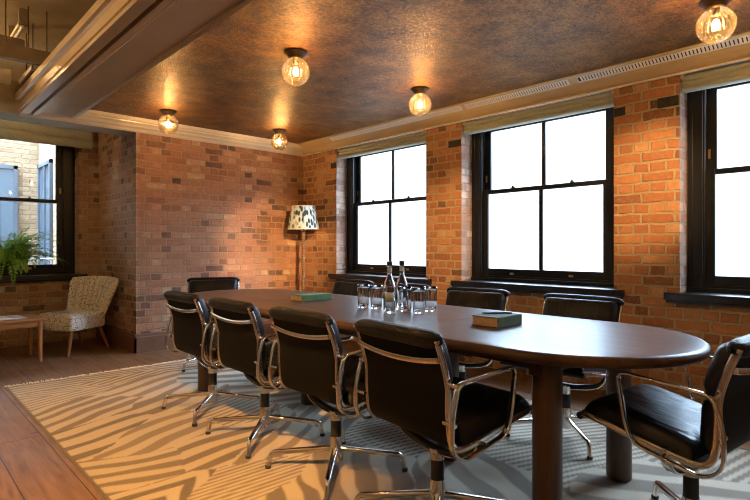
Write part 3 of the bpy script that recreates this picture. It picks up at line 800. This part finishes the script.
for i, (xy, lab) in enumerate(LP):
    l = l0 if i == 0 else copy_tree(l0)
    l.location = (*xy, ZC-.001 if xy[0] > 1 else 3.099); tag(l, lab, 'lamp', GRP)
    if xy[0] < 1:  # unseen office globes, added as warm fill, get stronger bulbs
        b = [c for c in l.children if c.name.startswith('bulb') and 'holder' not in c.name][0]
        b.data = b.data.copy(); b.data.materials[0] = M['bulb_fill']; l['group'] = 'unseen fill lamps added on the office ceiling'

# ------------------------------------------------------------------ floor lamp in the corner
t = empty('floor_lamp', (4.03,5.64,0), 0, 'floor lamp with patterned pleated shade and turned wooden pole in brick corner', 'lamp')
m = MB(); m.lathe([(.0,0),(.15,0),(.155,.01),(.15,.028),(.06,.045),(.03,.07)], 32); m.build('base', M['lamp_wood'], t)
m = MB(); pr = [(.018,.06)]; z = .07
while z < 1.36: pr += [(.017,z),(.029,z+.012),(.029,z+.020),(.017,z+.032)]; z += .033
pr += [(.012,1.40)]; m.lathe(pr, 16); m.build('pole', M['lamp_wood'], t)
m = MB(); n = 96
def sh(u, v):
    a = 2*pi*u; r = (.205-.055*v)*(1+.012*cos(a*48)); return (r*cos(a), r*sin(a), 1.395+.30*v)
def sh2(u, v):
    a = 2*pi*u; v = 1-v; r = (.201-.055*v)*(1+.012*cos(a*48)); return (r*cos(a), r*sin(a), 1.395+.30*v)
m.grid(sh, n*2, 8, True, True); m.grid(sh2, n*2, 8, True, True); so = m.build('lamp_shade', M['shade'], t)
for z, r in ((1.396,.205),(1.694,.151)):
    m = MB(); m.tube([(r*cos(2*pi*k/40), r*sin(2*pi*k/40), z) for k in range(40)], .005, 6, True); m.build('shade_trim', M['piping'], so)
m = MB(); m.lathe([(.0,1.40),(.018,1.40),(.018,1.44),(.0,1.44)], 14); m.build('bulb_holder', M['bronze'], t)
m = MB(); m.ball((0,0,1.485), .026, .026, .036, 14, 8); m.build('bulb', emit('warm lamp bulb', (1,.55,.2), 45), t)

# ------------------------------------------------------------------ occasional chair
def make_armchair():
    t = empty('cocktail_chair', (1.575,6.56,0), math.radians(207), 'small fluted back cocktail chair in speckled fabric against the brick return', 'chair')
    # seat, local +x forward
    def outline(off):
        pts = [(-.24+off,-.21+off),(.20,-.275+off),(.262-off,-.255+off),(.275-off,0),(.262-off,.255-off),(.20,.275-off),(-.24+off,.21-off)]
        return [p for p in fillet([(x,y,0) for x,y in pts], .05, 5, True)]
    m = MB(); lev = [(.035,.262),(.006,.268),(0,.285),(0,.385),(.006,.405),(.03,.432),(.09,.447),(.17,.452)]
    rings = [[(p.x,p.y,z) for p in outline(o)] for o,z in lev]; n = len(rings[0])
    m.add([p for r in rings for p in r], [(i*n+k,i*n+(k+1)%n,(i+1)*n+(k+1)%n,(i+1)*n+k) for i in range(len(rings)-1) for k in range(n)], True)
    m.add(rings[-1], [tuple(range(n))]); m.add(rings[0], [tuple(range(n))[::-1]])
    seat = m.build('seat', M['upholstery'], t)
    m = MB(); m.tube([(p.x,p.y,.404) for p in outline(.001)], .0055, 6, True); m.build('piping', M['piping'], seat)
    # back: fan of eight flutes
    W0, W1 = .255, .345
    def surf(u, v, side):
        s = u*2-1; w = W0+(W1-W0)*v**.9
        y = w*s; curve = .085*(abs(s)**2.2)
        x = -.225-.115*v+curve*(1-.2*v)
        z = .40+.39*v - .022*(s**2)*v + .016*v*(1 if side else 1)
        fl = 1-abs(cos(pi*8*u))**5
        th = .010+.055*fl if side else -.040
        th *= (1-max(0,v-.9)*4)
        return Vector((x+th, y, z))
    m = MB()
    m.grid(lambda u,v: surf(u,v,1), 129, 14)
    m.grid(lambda u,v: surf(1-u,v,0), 129, 14)
    m.grid(lambda u,v: surf(u,1,1).lerp(surf(u,1,0),v)+Vector((0,0,.018*sin(pi*v))), 129, 6)
    for e in (0,1):
        m.grid(lambda u,v: surf(e,u,1).lerp(surf(e,u,0),v if e else 1-v)+Vector((0,(.012 if e else -.012)*sin(pi*v),0)), 14, 6)
    m.grid(lambda u,v: surf(1-u,0,1).lerp(surf(1-u,0,0),v), 129, 3)
    m.build('fluted_back', M['upholstery'], t)
    for x, y, sx, sy in ((.205,-.205,.07,-.03),(.205,.205,.07,.03),(-.18,-.165,-.10,-.04),(-.18,.165,-.10,.04)):
        m = MB(); m.tube([(x,y,.268),(x+sx*.5,y+sy*.5,.134),(x+sx,y+sy,.001)], [.021,.017,.0125], 14); m.build('leg', M['chair_leg'], t)
make_armchair()

# ------------------------------------------------------------------ coffee table and magazine
t = empty('coffee_table', (.60,6.42,0), 0, 'teak coffee table with tapered legs below the clear window', 'table')
m = MB(); m.box(-.62,.62,-.27,.27,.415,.437); m.build('table_top', M['teak'], t, bevel=.006)
m = MB(); m.box(-.58,.58,-.245,-.225,.355,.414); m.box(-.58,.58,.225,.245,.355,.414); m.box(.575,.595,-.245,.245,.355,.414); m.box(-.595,-.575,-.245,.245,.355,.414); m.build('apron', M['teak'], t, bevel=.003)
for x in (-.575,.575):
    for y in (-.235,.235):
        m = MB(); m.tube([(x,y,.414),(x*1.01,y*1.02,.001)], [.024,.016], 12); m.build('leg', M['teak'], t)
def magazine(x, y, z, rz, label, w=.15, l=.21):
    t = empty('magazine', (x,y,z), rz, label, 'magazine', None)
    m = MB(); m.box(-l,l,-w,w,.0,.006); m.build('pages', M['white_paper'], t)
    m = MB(); m.box(-l,l,-w,w,.0062,.0072); o = m.build('cover', M['white_paper'], t)
    m = MB()
    for k in range(5): m.box(-l+.05,l-.08+.01*(k%2),-.08+.03*k,-.07+.03*k,.0073,.0077)
    m.build('print', M['grey_ink'], o)
magazine(.86,6.44,.4385,.12,'open white magazine lying on the teak coffee table')

# ------------------------------------------------------------------ fern on the sill
def fern():
    t = empty('potted_fern', (1.10,7.40,.823), 0, 'bushy green fern on the black sill of the clear window', 'plant')
    m = MB(); m.lathe([(.0,0),(.075,0),(.08,.005),(.10,.15),(.103,.16),(.094,.16),(.09,.14),(.0,.14)], 28); p = m.build('pot', M['pot'], t)
    m = MB(); m.lathe([(.0,.141),(.089,.141)], 24); m.build('soil', M['soil'], p)
    rnd = random.Random(11); lf = MB(); st = MB()
    for k in range(135):
        a = rnd.uniform(0,2*pi); L = rnd.uniform(.34,.66); el = rnd.uniform(.45,1.5); droop = rnd.uniform(.9,2.7)
        if sin(a) > .25: L *= .5; el = max(el, 1.0)
        d = Vector((cos(a),sin(a),0)); p = Vector((.05*cos(a),.05*sin(a),.14)); n = 16; pts = [p.copy()]; ang = el
        for i in range(n):
            ang -= droop/n*(.4+1.2*i/n); p = p + (d*cos(ang)+Vector((0,0,sin(ang))))*(L/n)
            if p.y > .10: p.y = .10
            pts.append(p.copy())
        st.tube(pts, [.0022*(1-.7*i/n) for i in range(n+1)], 4)
        sd = d.cross(Vector((0,0,1)))
        for i in range(2, n+1):
            tt = i/n; ll = .055*sin(pi*min(1,tt*.85+.12))**.7*rnd.uniform(.8,1.15)
            tan = (pts[i]-pts[i-1]).normalized()
            for s in (-1,1):
                for h in (0,.5):
                    q = pts[i]-(pts[i]-pts[i-1])*h
                    tip = q + sd*s*ll + tan*ll*.35 + Vector((0,0,-ll*rnd.uniform(.05,.45)))
                    if tip.y > .12: tip.y = .12
                    w = tan*.0085
                    mid = q.lerp(tip,.5)
                    lf.add([q, mid+w, tip, mid-w], [(0,1,2,3)], False)
    st.build('stems', M['fern_stem'], t); lf.build('fronds', M['fern'], t, kind='stuff')
fern()

# ------------------------------------------------------------------ office services above the raft
t = empty('hanging_channel', (.3,5.0,2.645), 0, 'brown steel channel hung on thin rods over the cream bulkhead', 'support rail')
m = MB(); m.prism([(-.03,.0),(.03,.0),(.03,.012),(-.018,.012),(-.018,.10),(.03,.10),(.03,.113),(-.03,.113)], 'x', -2.2, .82); m.build('channel', M['steel'], t)
for x in (.28,.42,.57,.70,-.6,-1.4):
    m = MB(); m.tube([(x,0,.10),(x,0,.454)], .0045, 8); r = m.build('rod', M['bronze'], t)
    m = MB(); m.lathe([(.0,.113),(.011,.113),(.011,.126),(.0,.126)], 6, (x,0,0)); m.build('nut', M['steel'], r)
t = empty('strip_light', (.85,5.33,2.97), math.radians(90), 'slim pale strip light hung under the dark office ceiling', 'light')
m = MB(); m.box(-.24,.24,-.028,.028,.0,.03); m.build('housing', M['duct'], t, bevel=.004)
m = MB(); m.tube([(-.23,0,-.012),(.23,0,-.012)], .013, 10); m.build('tube', M['white_paper'], t)
m = MB(); m.box(.22,.26,-.03,.03,.0,.129); m.build('end_bracket', M['steel'], t)
m = MB(); m.box(-.26,-.22,-.03,.03,.0,.129); m.build('end_bracket', M['steel'], t)
t = empty('cable_tray', (.965,5.45,2.645), math.radians(90), 'perforated cream cable tray slanting above the bulkhead end', 'cable tray')
m = MB(); m.box(-.26,.26,-.045,.045,0,.004); m.box(-.26,.26,-.045,-.041,.004,.04); m.box(-.26,.26,.041,.045,.004,.04); m.build('tray', M['duct'], t)
m = MB()
for k in range(9):
    for s in (-1,1): m.box(-.23+k*.055,-.20+k*.055,s*.02-.006,s*.02+.006,-.0008,.0006)
m.build('slots', M['rubber'], t)
m = MB(); m.tube([(-.1,0,.004),(-.1,0,.454)], .004, 8); m.build('rod', M['bronze'], t)
m = MB(); m.tube([(.18,0,.004),(.18,0,.454)], .004, 8); m.build('rod', M['bronze'], t)
t = empty('ventilation_duct', (-.4,5.74,2.70), 0, 'round cream ventilation duct behind the brown channel', 'duct')
m = MB(); m.tube([(-2.4,0,0),(1.26,0,0)], .062, 20, ref=(0,0,1)); m.build('pipe', M['duct'], t)
for x in (.9,1.24,-.2,-1.2):
    m = MB(); m.tube([(x-.018,0,0),(x+.018,0,0)], .068, 20); c = m.build('collar', M['duct'], t)
for x in (.3,-1.0):
    m = MB(); m.tube([(x,0,.06),(x,0,.399)], .004, 8); m.build('rod', M['bronze'], t)
t = empty('ceiling_beam', (0,5.38,2.82), 0, 'dark brown steel beam across the office ceiling above the cable tray', 'beam', None)
m = MB(); m.box(-3.15,.9,-.06,.06,.0,.11); m.build('web', M['steel'], t)
m = MB(); m.box(-3.15,.9,-.11,.11,-.012,.0); m.build('flange', M['steel'], t)

# ------------------------------------------------------------------ outside the clear window
t = empty('brick_building', (0,10.5,-3), 0, 'cream brick building with blue framed windows outside the clear window', 'building')
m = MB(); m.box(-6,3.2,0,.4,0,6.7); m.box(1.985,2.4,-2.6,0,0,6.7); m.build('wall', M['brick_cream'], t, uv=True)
def bw(x0,x1,y0,y1,z0,z1,face):
    f = MB(); g = MB(); k = .06
    if face == 'y':
        f.box(x0,x0+k,-.05,.02,z0,z1); f.box(x1-k,x1,-.05,.02,z0,z1); f.box(x0,x1,-.05,.02,z1-k,z1); f.box(x0,x1,-.05,.02,z0,z0+k); f.box((x0+x1)/2-.06,(x0+x1)/2+.06,-.04,.02,z0,z1); f.box(x0,x1,-.04,.02,(z0+z1)/2-.03,(z0+z1)/2+.03)
        g.box(x0+.01,x1-.01,-.02,-.005,z0,z1)
    else:
        f.box(x0-.05,x0+.02,y0,y0+k,z0,z1); f.box(x0-.05,x0+.02,y1-k,y1,z0,z1); f.box(x0-.05,x0+.02,y0,y1,z1-k,z1); f.box(x0-.05,x0+.02,y0,y1,z0,z0+k); f.box(x0-.04,x0+.02,(y0+y1)/2-.03,(y0+y1)/2+.03,z0,z1)
        g.box(x0-.02,x0-.005,y0+.01,y1-.01,z0,z1)
    fo = f.build('window_frame', M['blue_frame'], t); g.build('pane', M['blue_glass'] if face == 'y' else M['dark_glass'], fo)
bw(.75,1.67,0,0,3.1,5.52,'y'); bw(-1.6,-.4,0,0,3.1,5.52,'y'); bw(1.985,0,-1.0,-.12,3.0,5.55,'x')
t = empty('metal_railing', (1.72,9.3,0), 0, 'pale metal railing outside the clear window', 'railing')
m = MB()
for z in (.72,.98): m.tube([(-1.8,0,z),(.22,0,z)], .018, 8)
m.build('rail', M['grey_rail'], t)
for x in (-1.2,-.5,.2):
    m = MB(); m.tube([(x,0,-.1),(x,0,.99)], .018, 8); m.build('post', M['grey_rail'], t)
m = MB(); m.box(-6,4.6,7.95,10.5,-.2,-.1); m.build('ground', M['pale_stone'], kind='structure')

# ------------------------------------------------------------------ light
w = bpy.data.worlds.new('sky'); SC.world = w; w.use_nodes = True
bg = w.node_tree.nodes['Background']; bg.inputs[0].default_value = (.70,.85,1.0,1); bg.inputs[1].default_value = 15.0
def spot(loc, to, power, ang, blend, col=(1,.58,.25), r=.03):
    d = bpy.data.lights.new('spot_lamp','SPOT'); d.energy = power; d.spot_size = math.radians(ang); d.spot_blend = blend; d.color = col; d.shadow_soft_size = r
    o = bpy.data.objects.new('spot_lamp', d); COL.objects.link(o); o.location = loc
    o.rotation_euler = (Vector(to)-Vector(loc)).to_track_quat('-Z','Y').to_euler()
spot((2.3,1.4,2.5),(4.27,3.49,1.25), 340, 27, .9)
spot((2.3,.35,2.5),(4.27,1.50,1.62), 300, 27, .9)
spot((2.3,1.5,2.5),(3.78,5.98,1.02), 1150, 22, .9)
spot((-.2,.3,3.0),(.95,3.0,0), 950, 44, .7, (1,.50,.15))
# area lamps added outside the windows to boost the sky's daylight
def daylight(loc, to, sx, sy, power, col):
    d = bpy.data.lights.new('daylight','AREA'); d.shape = 'RECTANGLE'; d.size = sx; d.size_y = sy; d.energy = power; d.color = col
    o = bpy.data.objects.new('daylight', d); COL.objects.link(o); o.location = loc
    o.rotation_euler = (Vector(to)-Vector(loc)).to_track_quat('-Z','Y').to_euler()
daylight((8.5,2.4,5.0),(2.6,2.4,.3), 8, 4, 4200, (.66,.83,1))
daylight((.2,10.2,7.2),(1.0,5.6,0), 5, 3, 6000, (.72,.86,1))
# daylight portals in the window openings
def portal(loc, sx, sy, axis):
    d = bpy.data.lights.new('daylight_portal','AREA'); d.shape = 'RECTANGLE'; d.size = sx; d.size_y = sy; d.energy = 1; d.cycles.is_portal = True
    o = bpy.data.objects.new('daylight_portal', d); COL.objects.link(o); o.location = loc
    o.rotation_euler = Vector(axis).to_track_quat('-Z','Z' if axis[1] else 'Y').to_euler()
for a, b in WIN: portal((XW+.40,(a+b)/2,1.62), b-a, 1.64, (-1,0,0))
portal((1.04,YL+.42,1.77), 1.64, 1.9, (0,-1,0)); portal((-.95,YL+.42,1.77), 1.41, 1.9, (0,-1,0))
mb = MB(); mb.box(4.80, 40, -40, 40, -3.2, -3.0); mb.build('ground_light_blocker', M['pale_stone'], kind='structure')  # unseen ground added to block sky light from below the horizon
mb = MB(); mb.box(11, 11.4, -22, 26, -3.0, 5.0); mb.build('wall_glare_blocker', M['glare_blocker'], kind='structure')  # unseen wall added to cut low sky glare on the table

# ------------------------------------------------------------------ camera
cam = bpy.data.cameras.new('camera'); co = bpy.data.objects.new('camera', cam); COL.objects.link(co)
cam.sensor_width = 36; cam.lens = 525/750*36; cam.shift_y = -2/750; cam.clip_start = .02
co.location = (0,0,1.15); co.rotation_euler = (pi/2, 0, -atan2(.686,.7276))
SC.camera = co
SC.view_settings.view_transform = 'Standard'; SC.view_settings.look = 'None'; SC.view_settings.gamma = 1; SC.view_settings.use_curve_mapping = False
SC.view_settings.exposure = .62
cy = SC.cycles
cy.filter_width = 1.05
cy.use_denoising = True; cy.max_bounces = 10; cy.diffuse_bounces = 5; cy.glossy_bounces = 5; cy.transmission_bounces = 8; cy.transparent_max_bounces = 16
cy.caustics_reflective = False; cy.caustics_refractive = False; cy.sample_clamp_indirect = 6
